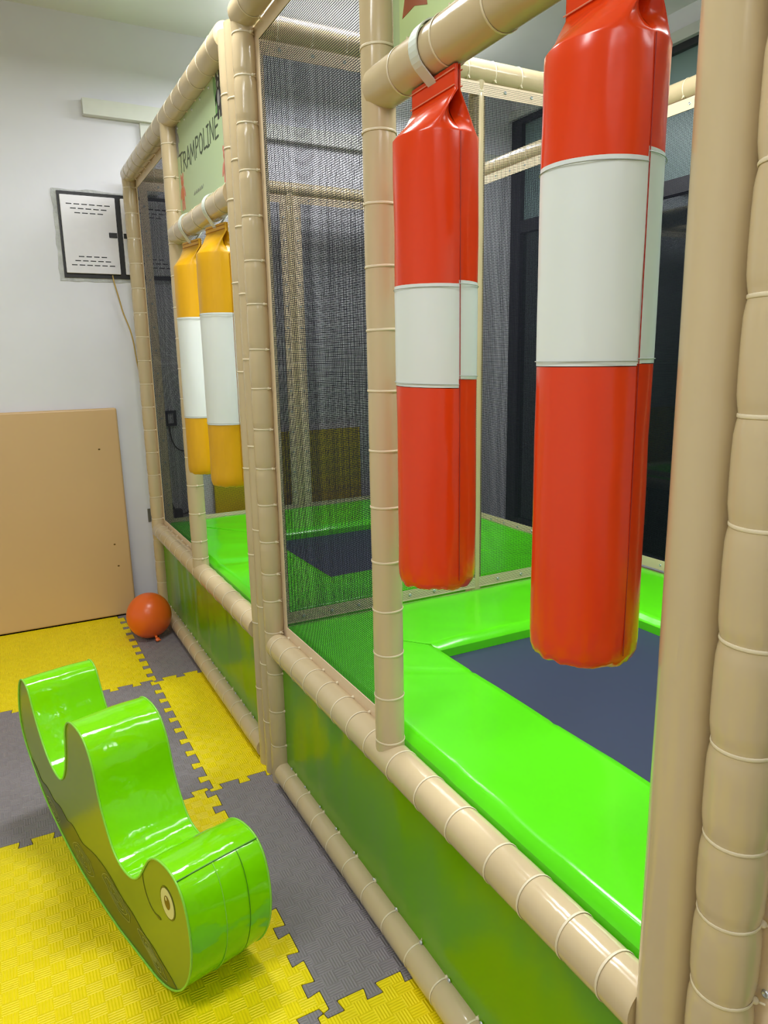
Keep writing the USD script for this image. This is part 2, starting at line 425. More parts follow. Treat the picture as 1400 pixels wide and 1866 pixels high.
def mats():
    xs = [-3.246, -2.246, -1.246, -0.246, -0.017]
    yy = [4.245, 3.2226, 2.2226, 1.2226, 0.2226, -0.7774, -1.7774]
    vert = {}; hor = {}
    for i in range(len(xs)):
        for j in range(len(yy) - 1):
            a, b = (xs[i], yy[j]), (xs[i], yy[j + 1])
            vert[i, j] = tooth_edge(a, b, (1, 0)) if 0 < i < len(xs) - 1 else [np.array(a), np.array(b)]
    for j in range(len(yy)):
        for i in range(len(xs) - 1):
            a, b = (xs[i], yy[j]), (xs[i + 1], yy[j])
            if 0 < j < len(yy) - 1:
                if i == len(xs) - 2:                     # the cut mats along the play frame
                    full = LineString(tooth_edge((xs[i], yy[j]), (xs[i] + 1, yy[j]), (0, 1)))
                    pts = [np.array(p) for p in full.coords]
                    keep = [p for p in pts if p[0] < xs[i + 1] - 0.004]
                    keep.append(np.array([xs[i + 1], keep[-1][1]]))
                    hor[i, j] = keep
                else:
                    hor[i, j] = tooth_edge(a, b, (0, 1))
            else:
                hor[i, j] = [np.array(a), np.array(b)]
    for i in range(len(xs) - 1):
        for j in range(len(yy) - 1):
            loop = list(hor[i, j]) + list(vert[i + 1, j]) + list(hor[i, j + 1])[::-1] + list(vert[i, j])[::-1]
            p = Polygon(loop).buffer(0)
            p = p.buffer(-0.0035, join_style=1).buffer(0.0025, join_style=1, quad_segs=3).simplify(0.0003)
            grey = (i + j) % 2 == (len(xs) - 2) % 2
            m = extrude(p, 0.019); m.apply_translation((0, 0, -0.02))
            obj('foam_mat', m, M['mat_g'] if grey else M['mat_y'], fl, label='grey foam floor mat' if grey else 'yellow foam floor mat')


mats()

# ------------------------------------------------------------------ padded play frames
Y0, YM1, YA, YD_, YC, YM2, YD, YE = 4.1427, 3.1569, 2.2960, 2.2278, 2.1595, 1.3376, 0.5172, 0.4362
ZM, ZT, ZBT, ZS, W, WM = 0.5125, 2.425, 0.040, 1.9764, 1.695, 0.8660
RP, RN = 0.0370, 0.0400
PITCH = 0.127


def spaced(a, b, step, first=None):
    n = max(1, int(round((b - a) / step))); return [a + (b - a) * (i + 0.5) / n for i in range(n)]


seedn = [0]


def post(fr, x, y, z0, z1, r=RP, ties=None, pinch=0.05, head=(1, -1, 0), label=None, seg=28):
    seedn[0] += 1
    ties = ties if ties is not None else []
    p = obj('post', foam_tube((x, y, z0), (x, y, z1), r, [t - z0 for t in ties], pinch, seg, seedn[0]), M['beige'], fr, smooth=50, label=label)
    for t in ties:
        obj('cable_tie', ring((x, y, t), (0.03 * rng.uniform(-1, 1), 0.03 * rng.uniform(-1, 1), 1), r * (1 - pinch) + 0.0010, head=head), M['tie'], p, smooth=True)
    return p


def rail(fr, a, b, r=0.040, ties=True, pinch=0.03, head=(0, 0, -1), step=0.122, label=None, tie_list=None, seg=28, heads_from=None):
    seedn[0] += 1
    a = np.array(a, float); b = np.array(b, float); L = np.linalg.norm(b - a); d = (b - a) / L
    tl = tie_list if tie_list is not None else (spaced(0.03, L - 0.03, step) if ties else [])
    p = obj('rail', foam_tube(a, b, r, tl, pinch, seg, seedn[0]), M['beige'], fr, smooth=50, label=label)
    for t in tl:
        obj('cable_tie', ring(a + d * t, d + np.array([rng.uniform(-1, 1), rng.uniform(-1, 1), rng.uniform(-1, 1)]) * 0.06, r * (1 - pinch) + 0.0010, head=head if heads_from is None or (a + d * t)[1] > heads_from else None), M['tie'], p, smooth=True)
    return p


def net(fr, o, u, v, wu, wv, face, bw=0.042, studs=True, sides='lrtb', label=None):
    """net panel with a tarpaulin border; face is the side (along u x v, +1 or -1) its eyelets show on"""
    o = np.asarray(o, float); u = np.asarray(u, float); v = np.asarray(v, float); n = np.cross(u, v)
    e = 0.006
    p = obj('net', net_mesh(o + u * e + v * e, u, v, wu - 2 * e, wv - 2 * e), M['net'], fr, kind='stuff', label=label or 'black square-mesh net')
    strips = {'l': (0, bw, 0, wv), 'r': (wu - bw, wu, 0, wv), 'b': (0, wu, 0, bw), 't': (0, wu, wv - bw, wv)}
    geo = unary_union([sbox(*[strips[s][i] for i in (0, 2, 1, 3)]) for s in sides])
    m = extrude(geo, 0.003)
    obj('net_border', place(m, o - n * 0.0022, u, v), M['beige_flat'], p, smooth=False)
    if studs:
        ev = []
        for s in sides:
            x0, x1, y0, y1 = strips[s]
            if s in 'tb':
                ev += [(x, (y0 + y1) / 2) for x in spaced(0.04, wu - 0.04, 0.115)]
            else:
                ev += [((x0 + x1) / 2, y) for y in spaced(0.06, wv - 0.06, PITCH)]
        obj('eyelet', [eyelet(o + u * a + v * b + n * 0.0024 * face, n * face) for a, b in ev], M['metal'], p, smooth=True, kind='stuff')
    return p


def skirt(fr, y0, y1, z0, z1, x=0.012, seed=1):
    ny, nz = 70, 22
    y, z = np.meshgrid(np.linspace(y0, y1, ny), np.linspace(z0, z1, nz), indexing='ij')
    wv = (fbm(np.stack([y * 9, z * 2.2, 0 * y + seed], -1), 3, seed) - 0.5) * 0.012
    edge = np.minimum(np.minimum(y - y0, y1 - y), np.minimum(z - z0, z1 - z)); wv *= np.clip(edge / 0.06, 0, 1)
    f = np.stack([x + wv, y, z], -1).reshape(-1, 3); b = f + [0.003, 0, 0]
    F = grid_faces(ny, nz, False)
    p = obj('skirt_panel', trimesh.Trimesh(np.vstack([f, b]), np.vstack([F[:, ::-1], F + len(f)]), process=False), M['skirt'], fr, smooth=True, label='green vinyl skirt panel')
    obj('eyelet', [eyelet((x - 0.004, yy, z0 + 0.02), (-1, 0, 0), 0.005) for yy in spaced(y0, y1, 0.122)], M['metal'], p, smooth=True, kind='stuff')
    return p


zties = [0.17 + PITCH * i for i in range(18)]
c_ties = [0.14, 0.27, 0.41, 0.559, 0.67, 0.764, 0.872, 0.996, 1.115, 1.241, 1.369, 1.489, 1.624, 1.751, 1.879, 2.006, 2.134, 2.26, 2.37]
m2_ties = [0.562, 0.676, 0.783, 0.89, 1.005, 1.13, 1.256, 1.385, 1.512, 1.640, 1.762, 1.897, 2.05, 2.17, 2.29]

# far bay: trampoline behind the sign
f1 = thing('padded_play_frame', 'far bay of the beige padded play frame, against the back wall under the lettered sign', 'play frame')
post(f1, 0, Y0, 0, ZT, ties=[t + 0.03 for t in zties], pinch=0.09)
post(f1, 0, YM1, ZM, ZT, ties=[0.58] + [0.66 + 0.128 * i for i in range(14)], pinch=0.035, head=(0, -1, 0))
post(f1, 0, YA, 0, ZT, r=0.0335, ties=[0.30, 0.55, 0.80, 1.1, 1.42, 1.70, 1.95, 2.10, 2.25], pinch=0.03)
rail(f1, (0, YA + 0.02, ZT), (0, Y0, ZT), r=0.042, pinch=0.035, head=(0.5, 0, -1))
rail(f1, (0, YA + 0.03, ZM), (0, Y0 - 0.03, ZM), heads_from=YM1 + 0.05, r=0.042, pinch=0.012, step=0.125, head=(0.6, 0, 0.8))
rail(f1, (0, YA + 0.03, ZBT), (0, Y0 - 0.03, ZBT), r=0.038, pinch=0.05, head=(0.3, 0, 1))
rail(f1, (0, YA + 0.02, ZS), (0, YM1 - 0.02, ZS), r=0.041, pinch=0.012, step=0.16, head=(0, 0, 1))
skirt(f1, YA + 0.02, Y0 - 0.02, 0.06, ZM - 0.02, seed=2)
net(f1, (0.03, YM1 + 0.02, ZM + 0.02), (0, 1, 0), (0, 0, 1), Y0 - YM1 - 0.03, ZT - ZM - 0.05, -1, sides='rtb', studs=False)
# back and far side of that bay
post(f1, W, Y0, 0, ZT, ties=zties[3:], seg=18)
post(f1, 0.885, Y0, 0, ZT, ties=zties[3:], seg=18)
rail(f1, (0.03, Y0, ZT), (W, Y0, ZT), r=0.042, head=(0, -0.5, -1), seg=20)
rail(f1, (W, Y0, ZT), (W, YD_, ZT), r=0.042, head=(-0.5, 0, -1), seg=20)
rail(f1, (0.03, Y0, ZM - 0.03), (W, Y0, ZM - 0.03), ties=False, seg=16)
rail(f1, (W, Y0, ZM - 0.03), (W, YD_, ZM - 0.03), ties=False, seg=16)
net(f1, (0.04, Y0 - 0.03, ZM + 0.02), (1, 0, 0), (0, 0, 1), 0.82, ZT - ZM - 0.055, 1)
net(f1, (0.905, Y0 - 0.03, ZM + 0.02), (1, 0, 0), (0, 0, 1), W - 0.93, ZT - ZM - 0.055, 1)
net(f1, (W - 0.03, YD_ + 0.03, ZM + 0.02), (0, 1, 0), (0, 0, 1), Y0 - YD_ - 0.06, ZT - ZM - 0.055, -1)

# near bay with the divider net
f2 = thing('padded_play_frame', 'near bay of the beige padded play frame, around the clear view of the navy trampoline', 'play frame')
post(f2, 0, YC, 0, ZT, r=0.0340, ties=c_ties, pinch=0.095, head=(0.4, -1, 0))
post(f2, 0, YD_, 0, ZT, ties=[0.2, 0.42, 0.63, 0.9, 1.18, 1.46, 1.66, 1.86, 2.05, 2.22], pinch=0.03, r=0.0335)
post(f2, 0, YM2, ZM, ZT, r=0.0350, ties=m2_ties, pinch=0.02, head=None)
post(f2, 0, YD, 0, ZT, r=RN, ties=[], label='smooth beige post without cable ties')
rail(f2, (0, YD, ZT), (0, YC, ZT), r=0.042, head=(0.5, 0, -1))
rail(f2, (0, YD + 0.03, ZM), (0, YC - 0.03, ZM), heads_from=YM2 + 0.05, r=0.042, pinch=0.014, head=(0.6, 0, 0.8), tie_list=[b - YD - 0.03 for b in (0.61, 0.70, 0.80, 0.90, 1.03, 1.155, 1.28, 1.40, 1.50, 1.60, 1.70, 1.80, 1.90, 2.0, 2.09)])
rail(f2, (0, YD + 0.03, ZBT), (0, YC - 0.03, ZBT), r=0.037, pinch=0.06, head=(0.3, 0, 1), step=0.118)
rail(f2, (0, YD + 0.02, ZS), (0, YM2 - 0.01, ZS), r=0.042, pinch=0.010, head=(0, 0, 1), step=0.15)
skirt(f2, YD + 0.02, YC - 0.02, 0.058, ZM - 0.02, seed=5)
net(f2, (0.03, YM2 + 0.02, ZM + 0.025), (0, 1, 0), (0, 0, 1), YC - YM2 - 0.03, ZT - ZM - 0.06, -1, sides='rtb', studs=False)
post(f2, WM, YD_, ZM - 0.02, ZT - 0.02, r=0.0305, ties=[2.36], seg=24)
post(f2, W, YD_, 0, ZT, ties=[], seg=20)
rail(f2, (0.03, YD_, ZT), (W, YD_, ZT), r=0.043, head=(0, -0.8, -0.7), step=0.118, pinch=0.02)
rail(f2, (W, YD_, ZT), (W, YD, ZT), r=0.042, head=(-0.8, 0, -0.7), pinch=0.02)
rail(f2, (0.03, YD_, ZM - 0.02), (W, YD_, ZM - 0.02), ties=False, seg=16)
rail(f2, (W, YD_, ZM - 0.02), (W, YD, ZM - 0.02), ties=False, seg=16)
net(f2, (0.03, YD_ - 0.028, ZM + 0.042), (1, 0, 0), (0, 0, 1), WM - 0.03, ZT - ZM - 0.08, 1, sides='ltb')
net(f2, (WM + 0.002, YD_ - 0.028, ZM + 0.042), (1, 0, 0), (0, 0, 1), W - WM - 0.04, ZT - ZM - 0.08, 1, sides='rtb')
post(f2, W, YD, 0, ZT, ties=[], seg=18)
net(f2, (W - 0.03, YD + 0.03, ZM + 0.042), (0, 1, 0), (0, 0, 1), YD_ - YD - 0.06, ZT - ZM - 0.08, -1)

# nearest bay, only its first post and a corner of its net in view
f3 = thing('padded_play_frame', 'nearest bay of the play frame, its tightly tied post at the right edge', 'play frame')
post(f3, 0, YE, 0, ZT, r=RN + 0.0005, ties=[0.14, 0.27, 0.40, 0.53, 0.65, 0.761, 0.868, 0.993, 1.124, 1.262, 1.384, 1.51, 1.64, 1.77, 1.9, 2.03, 2.16, 2.29], pinch=0.10, head=(0.5, -1, 0), label='pillowy beige post strangled by cable ties', seg=40)
post(f3, 0, -1.25, 0, ZT, ties=[], seg=18)
rail(f3, (0, -1.25, ZT), (0, YE, ZT), r=0.042, seg=18)
rail(f3, (0, -1.22, ZM), (0, YE - 0.03, ZM), r=0.042, pinch=0.02, seg=24)
rail(f3, (0, -1.22, ZBT), (0, YE - 0.03, ZBT), r=0.037, pinch=0.05, seg=18)
skirt(f3, -1.22, YE - 0.02, 0.058, ZM - 0.02, seed=8)
net(f3, (0.03, -1.21, ZM + 0.025), (0, 1, 0), (0, 0, 1), YE + 1.19, ZT - ZM - 0.06, -1)

# ------------------------------------------------------------------ trampolines
ZP = 0.560


def trampoline(label, ox0, ox1, oy0, oy1, ix0, ix1, iy0, iy1, seed, seams):
    t = thing('trampoline', label, 'trampoline')
    z0 = 0.46
    obj('light_block_board', bx(ox0 - 0.01, ox1 + 0.02, oy0 - 0.01, oy1 + 0.01, 0.40, 0.43), M['board'], t)  # unseen dark board, added to keep light from coming up under the pads
    obj('leg', bx(ox0 + 0.1, ox0 + 0.16, oy0 + 0.1, oy1 - 0.1, 0.0, 0.40), M['board'], t); obj('leg', bx(ox1 - 0.16, ox1 - 0.1, oy0 + 0.1, oy1 - 0.1, 0.0, 0.40), M['board'], t)
    obj('jump_bed', bx(ix0 - 0.02, ix1 + 0.02, iy0 - 0.02, iy1 + 0.02, 0.505, 0.512), M['bed'], t, label='dark navy jumping fabric')
    g = 0.0015
    obj('edge_pad', puffy_pad([(ox0, oy0), (ox0, oy1), (ix0, iy1 - g), (ix0, iy0 + g)], z0, ZP, nu=60, nv=18, seed=seed, seams=seams), M['green'], t, smooth=50)
    obj('edge_pad', puffy_pad([(ox0, oy1), (ox1, oy1), (ix1 - g, iy1), (ix0 + g, iy1)], z0, ZP, nu=50, nv=18, seed=seed + 1), M['green'], t, smooth=50)
    obj('edge_pad', puffy_pad([(ox1, oy1), (ox1, oy0), (ix1, iy0 + g), (ix1, iy1 - g)], z0, ZP, nu=50, nv=18, seed=seed + 2), M['green'], t, smooth=50)
    obj('edge_pad', puffy_pad([(ox1, oy0), (ox0, oy0), (ix0 + g, iy0), (ix1 - g, iy0)], z0, ZP, nu=50, nv=18, seed=seed + 3), M['green'], t, smooth=50)
    return t


trampoline('near trampoline with bright green edge pads and an uncovered navy bed, under the red bags', 0.047, W - 0.06, 0.55, YD_ - 0.045, 0.405, 1.16, 0.905, 1.765, 11, (0.345, 0.75))
trampoline('far trampoline with green edge pads, seen behind the black nets', 0.047, W - 0.06, YD_ + 0.06, Y0 - 0.05, 0.43, 1.17, 2.635, 3.49, 21, (0.45,))
trampoline('nearest trampoline, a sliver of green pad behind the net at the right edge', 0.047, W - 0.06, -1.2, 0.45, 0.405, 1.16, -0.8, 0.1, 31, ())


# ------------------------------------------------------------------ hanging bags
def bag(name, label, cx, cy, r, zb, zw0, zw1, zs, zf, zt, mats_, group, rz=0.0, step=(0.0, 0.0), seed=0, strap_dx=0.0, strap_w=0.026, rail_r=0.042):
    t = thing(name, label, 'punching bag', (cx, cy, 0), rz, group)
    main, seam, light = mats_
    N = 97
    th = np.radians(-90) + np.linspace(0, 2 * np.pi, N)
    cs, sn = np.cos(th), np.sin(th)
    g = 1 - (th + np.pi / 2) / (2 * np.pi)

    def section(z, k):
        """k = 0 round, 1 folded flat like the top of a carton"""
        ph = np.arccos(np.clip(np.abs(cs), 0, 1)); arc = r * ph; a = r * 0.98
        fy = np.where(arc <= a, arc, a - (arc - a)) * np.sign(sn)
        fx = np.where(arc <= a, 0.0065, 0.0018) * np.sign(cs)
        kk = k ** 1.08
        e = np.where(ph > 0.9, np.clip((ph - 0.9) / 0.6, 0, 1), 0)
        ky = np.clip(kk + e * 0.12 * math.sin(math.pi * min(1, kk)), 0, 1)
        x = (1 - kk) * r * cs + kk * fx
        y = (1 - ky) * r * sn + ky * fy
        return np.stack([x, y, z + 0 * x], -1)

    def body(z, amp=0.0022):
        n = fbm(np.stack([cs * 2.2 + seed, sn * 2.2, z * 6 + 0 * cs], -1), 3, seed) - 0.5
        rr = r * (1 + 0.0) + amp * 2 * n
        z = z + 0 * cs
        return np.stack([rr * cs, rr * sn, z], -1)

    def surf(rows):
        V = np.array(rows).reshape(-1, 3)
        return trimesh.Trimesh(V, grid_faces(len(rows), N, False), process=False)
    s0, s1 = step[0] * g, step[1] * g
    # lower cover with its tucked bottom
    rows = []
    for k, (q, dz) in enumerate([(0.0, 0.012), (0.5, 0.004), (0.82, 0.0), (0.93, 0.004), (0.985, 0.016), (1.0, 0.035)]):
        cr = 0.0 if k < 2 else 0.006 * (fbm(np.stack([cs * 5 + seed, sn * 5, 0 * cs + k * 0.4], -1), 3, seed + 3) - 0.5) * 2
        rad = r * q * (1 + (0 if k < 2 else 0.006 * np.sin(th * 9 + seed) + 0.006 * np.sin(th * 14 + 2 * seed)))
        rows.append(np.stack([rad * cs, rad * sn, zb + dz + cr + 0 * cs], -1))
    for z in np.linspace(zb + 0.06, zw0 - 0.001, 12):
        p = body(z); p[:, 2] += s0 * (z - zb) / (zw0 - zb); rows.append(p)
    lowm = obj('lower_cover', surf(rows), main, t, smooth=50)
    rows = []
    for q in np.linspace(0, 1, 8):
        p = body(zw0 + (zw1 - zw0) * q, 0.0016); p[:, :2] *= 1.006; p[:, 2] += s0 * (1 - q) + s1 * q; rows.append(p)
    obj('white_band', surf(rows), M['bagwhite'], t, smooth=50, label='white vinyl band')
    rows = []
    for z in np.linspace(zw1 - 0.001, zs, 8):
        p = body(z); p[:, 2] += s1 * (1 - (z - zw1) / (zs - zw1)); rows.append(p)
    for k in np.linspace(0.08, 1, 12):
        z = zs + (zf - zs) * k
        p = section(z, k)
        p[:, :2] += (fbm(np.stack([cs * 3 + seed, sn * 3, 0 * cs + k * 3], -1), 2, seed + 9)[:, None] - 0.5) * 0.006 * math.sin(math.pi * k)
        rows.append(p)
    for z in np.linspace(zf + 0.005, zt, 4):
        rows.append(section(z, 1.0))
    up = obj('upper_cover', surf(rows), main, t, smooth=42)
    # sewn lines: the vertical overlap, the band hems, the flap stitching
    zz = np.linspace(zb + 0.02, zs, 30)
    obj('seam', tube(np.stack([0 * zz + 0.002, -(r + 0.0010) + 0 * zz, zz], -1), 0.0008, 5), seam, t)
    obj('stitching', [tube([(sx * 0.0082, -r * 0.95, z), (sx * 0.0082, r * 0.95, z)], 0.0011, 5) for sx in (-1, 1) for z in (zf + 0.006, zt - 0.008)], light, t)
    for zz_, ss_, nm in ((zw1 - 0.006, s1, 1), (zw0 + 0.006, s0, 0)):
        obj('stitching', tube(np.stack([(r * 1.006 + 0.0016) * cs, (r * 1.006 + 0.0016) * sn, zz_ + ss_], -1), 0.0007, 4), M['thread'], t)
    # webbing strap over the rail
    rr = rail_r + 0.004
    zc = ZS; apex = np.array([0.0, zt - 0.012])
    D = zc - apex[1]; al = math.acos(rr / D)
    pts = [apex + [-0.004, 0]]
    for q in np.linspace(-math.pi / 2 - al + 0, -math.pi / 2 - 2 * math.pi + al, 28):
        pts.append(np.array([rr * math.cos(q), zc + rr * math.sin(q)]))
    pts.append(apex + [0.004, 0])
    pts = np.array(pts)
    nrm = np.gradient(pts, axis=0); nrm = np.stack([-nrm[:, 1], nrm[:, 0]], 1); nrm /= np.linalg.norm(nrm, axis=1, keepdims=True)
    V = []
    for p, n in zip(pts, nrm):
        for a, b in ((1, -1), (1, 1), (-1, 1), (-1, -1)):
            q = p + n * 0.0012 * a
            V.append((q[0], strap_dx + b * strap_w / 2, q[1]))
    obj('strap', trimesh.Trimesh(np.array(V), grid_faces(len(pts), 4), process=False), M['strap'], t, label='white webbing strap')
    return t


red = (M['red'], M['red_seam'], M['red_light']); yel = (M['yellow'], M['yellow_seam'], M['yellow_seam'])
bag('punching_bag', 'red punching bag with a short white band, beside the tied middle post', 0, 1.125, 0.0765, 1.012, 1.398, 1.580, 1.828, 1.893, 1.932, red, None, step=(0.016, 0.006), seed=1)
bag('punching_bag', 'large red punching bag with a tall white band, beside the smooth post on the right', 0, 0.712, 0.0785, 1.012, 1.437, 1.690, 1.828, 1.893, 1.932, red, None, step=(0.003, 0.012), seed=4)
bag('punching_bag', 'yellow punching bag farther from the camera, partly hidden by its twin', 0, 2.915, 0.0765, 1.005, 1.235, 1.628, 1.82, 1.893, 1.920, yel, None, rz=12, seed=6, strap_w=0.02)
bag('punching_bag', 'nearer of the two yellow punching bags, beside the triple posts', 0, 2.555, 0.0765, 1.005, 1.232, 1.622, 1.82, 1.893, 1.920, yel, None, rz=12, seed=8, strap_w=0.02)

# ------------------------------------------------------------------ signs
LET = {
    'T': [[(0, 1), (0.62, 1.02)], [(0.32, 1), (0.26, 0)]],
    'R': [[(0.06, 0), (0.1, 1)], [(0.1, 1), (0.45, 0.93), (0.5, 0.72), (0.36, 0.55), (0.1, 0.5)], [(0.2, 0.5), (0.56, 0)]],
    'A': [[(0, 0), (0.3, 1)], [(0.3, 1), (0.52, 0)], [(0.12, 0.36), (0.46, 0.36)]],
    'M': [[(0, 0), (0.12, 1), (0.36, 0.32), (0.64, 1), (0.72, 0)]],
    'P': [[(0.06, 0), (0.1, 1)], [(0.1, 1), (0.44, 0.95), (0.5, 0.72), (0.36, 0.52), (0.1, 0.46)]],
    'O': [[(0.3, 1), (0.1, 0.85), (0.03, 0.5), (0.1, 0.12), (0.3, 0), (0.48, 0.14), (0.56, 0.5), (0.48, 0.86), (0.3, 1)]],
    'L': [[(0.08, 1), (0.03, 0), (0.44, 0.03)]],
    'I': [[(0.0, 1), (0.32, 1)], [(0.17, 1), (0.14, 0)], [(-0.03, 0), (0.31, 0)]],
    'N': [[(0, 0), (0.06, 1), (0.46, 0.02), (0.5, 1)]],
    'E': [[(0.5, 1), (0.08, 1), (0.03, 0), (0.46, 0.02)], [(0.06, 0.52), (0.42, 0.54)]],
}
ADV = {'T': 0.66, 'R': 0.68, 'A': 0.66, 'M': 0.86, 'P': 0.6, 'O': 0.7, 'L': 0.52, 'I': 0.46, 'N': 0.66, 'E': 0.6}


def ell(x, y, a, b, rot=0):
    return affinity.rotate(affinity.scale(Point(x, y).buffer(1, quad_segs=6), a, b), rot, origin=(x, y))


def decal(parent, name, poly, o, u, v, mat, off, label=None):
    n = np.cross(u, v)
    obj(name, place(extrude(poly, 0.0006), np.asarray(o) + n * off, u, v), mat, parent, label=label)


def animal(parent, o, u, v, x, y, h, body_mat, belly_mat, label, spots=None):
    s = h
    body = unary_union([ell(x, y, 0.20 * s, 0.30 * s), ell(x, y + 0.36 * s, 0.17 * s, 0.16 * s), ell(x - 0.13 * s, y + 0.52 * s, 0.06 * s, 0.08 * s), ell(x + 0.13 * s, y + 0.52 * s, 0.06 * s, 0.08 * s),
                        Polygon([(x - 0.17 * s, y - 0.18 * s), (x - 0.02 * s, y - 0.18 * s), (x - 0.05 * s, y - 0.5 * s), (x - 0.2 * s, y - 0.5 * s)]),
                        Polygon([(x + 0.17 * s, y - 0.18 * s), (x + 0.02 * s, y - 0.18 * s), (x + 0.05 * s, y - 0.5 * s), (x + 0.2 * s, y - 0.5 * s)]),
                        ell(x - 0.24 * s, y + 0.02 * s, 0.06 * s, 0.18 * s, -25), ell(x + 0.24 * s, y + 0.02 * s, 0.06 * s, 0.18 * s, 25)])
    decal(parent, 'animal_print', body, o, u, v, body_mat, 0.0002, label)
    decal(parent, 'animal_print', unary_union([ell(x, y - 0.02 * s, 0.11 * s, 0.2 * s), ell(x, y + 0.31 * s, 0.09 * s, 0.07 * s)]), o, u, v, belly_mat, 0.0009)


def sign_lettered():
    y0, y1, z0, z1 = YA + 0.01, YM1 - 0.01, ZS + 0.03, ZT - 0.025
    t = thing('hanging_sign', 'sage green sign board reading TRAMPOLINE, laced into the far bay above the yellow bags', 'sign')
    x = 0.022
    o = np.array([x - 0.004, y1, z0]); u = np.array([0, -1.0, 0]); v = np.array([0, 0, 1.0])     # seen from -x: reading goes towards -y
    w, h = y1 - y0, z1 - z0
    obj('board', bx(x - 0.004, x + 0.004, YA + 0.032, YM1 - 0.032, ZS + 0.037, ZT - 0.037), M['sign'], t)
    cap = 0.066; tracking = 0.0
    text = 'TRAMPOLINE'
    total = sum(ADV[c] for c in text)
    wid = 0.580; sx = wid / total
    cx = 0.055; cy = 0.194
    for i, c in enumerate(text):
        geo = unary_union([LineString([(cx + px * sx, py * cap) for px, py in s]).buffer(0.0036, quad_segs=3) for s in LET[c]])
        geo = affinity.translate(geo, 0, cy + 0.03 * (0 if i % 2 else 0.12))
        decal(t, 'letter', geo, o, u, v, M['ink'], 0.0002)
        cx += ADV[c] * sx
    small = unary_union([LineString([(0.25 + i * 0.012, 0.078), (0.258 + i * 0.012, 0.086 + 0.004 * (i % 2))]).buffer(0.0012) for i in range(12)])
    decal(t, 'fine_print', small, o, u, v, M['p_grey'], 0.0002)
    animal(t, o, u, v, 0.078, 0.118, 0.125, M['p_pink'], M['p_orange'], 'small salmon animal print')
    animal(t, o, u, v, 0.032, 0.325, 0.125, M['p_grey'], M['p_grey'], 'grey animal print')
    animal(t, o, u, v, 0.685, 0.078, 0.125, M['p_pink'], M['p_brown'], 'pink animal print')
    animal(t, o, u, v, 0.652, 0.305, 0.125, M['p_dark'], M['p_grey'], 'black and white animal print')
    for lf in (ell(0.612, 0.34, 0.016, 0.045, 10), ell(0.622, 0.28, 0.012, 0.022, -30)):
        decal(t, 'leaf_print', lf, o, u, v, M['p_leaf'], 0.0002)
    obj('eyelet', [eyelet((x - 0.005, a, b), (-1, 0, 0), 0.005) for a in spaced(y0, y1, 0.12) for b in (z0 + 0.024, z1 - 0.028)], M['metal'], t, smooth=True, kind='stuff')


def sign_picture():
    y0, y1, z0, z1 = YD + 0.04, YM2 - 0.01, ZS + 0.025, ZT - 0.025
    t = thing('hanging_sign', 'green picture sign with an animal print, above the red bags', 'sign')
    x = 0.022
    o = np.array([x - 0.004, y1, z0]); u = np.array([0, -1.0, 0]); v = np.array([0, 0, 1.0])
    obj('board', bx(x - 0.004, x + 0.004, YD + 0.038, YM2 - 0.032, ZS + 0.037, ZT - 0.037), M['sign'], t)
    w, h = y1 - y0, z1 - z0
    decal(t, 'print_field', sbox(0.048, 0.040, w - 0.05, h - 0.04), o, u, v, M['sign_light'], 0.0001)
    s = 0.26; ax_, ay_ = 0.105, 0.205
    fox = unary_union([Polygon([(ax_ - 0.05, ay_), (ax_ + 0.03, ay_), (ax_ + 0.035, ay_ - 0.09), (ax_ + 0.045, ay_ - 0.135), (ax_ + 0.0, ay_ - 0.12), (ax_ - 0.045, ay_ - 0.125), (ax_ - 0.03, ay_ - 0.08)]), ell(ax_ - 0.01, ay_ + 0.06, 0.06, 0.08), ell(ax_ - 0.01, ay_ + 0.12, 0.045, 0.035)])
    decal(t, 'animal_print', fox, o, u, v, M['p_brown'], 0.0008, 'brown animal print')
    decal(t, 'animal_print', unary_union([ell(ax_ - 0.005, ay_ - 0.02, 0.025, 0.07), ell(ax_ - 0.01, ay_ + 0.1, 0.025, 0.02)]), o, u, v, M['p_orange'], 0.0015)
    for lf in (ell(ax_ - 0.085, ay_ - 0.045, 0.012, 0.035, 25), ell(ax_ - 0.10, ay_ - 0.01, 0.012, 0.03, 50), ell(ax_ + 0.085, ay_ - 0.03, 0.012, 0.035, -30), ell(ax_ + 0.11, ay_ + 0.02, 0.014, 0.04, -20)):
        decal(t, 'leaf_print', lf, o, u, v, M['p_leaf'], 0.0008)
    obj('eyelet', [eyelet((x - 0.005, a, b), (-1, 0, 0), 0.005) for a in spaced(y0, y1, 0.12) for b in (z0 + 0.03, z1 - 0.03)], M['metal'], t, smooth=True, kind='stuff')


sign_lettered()
sign_picture()


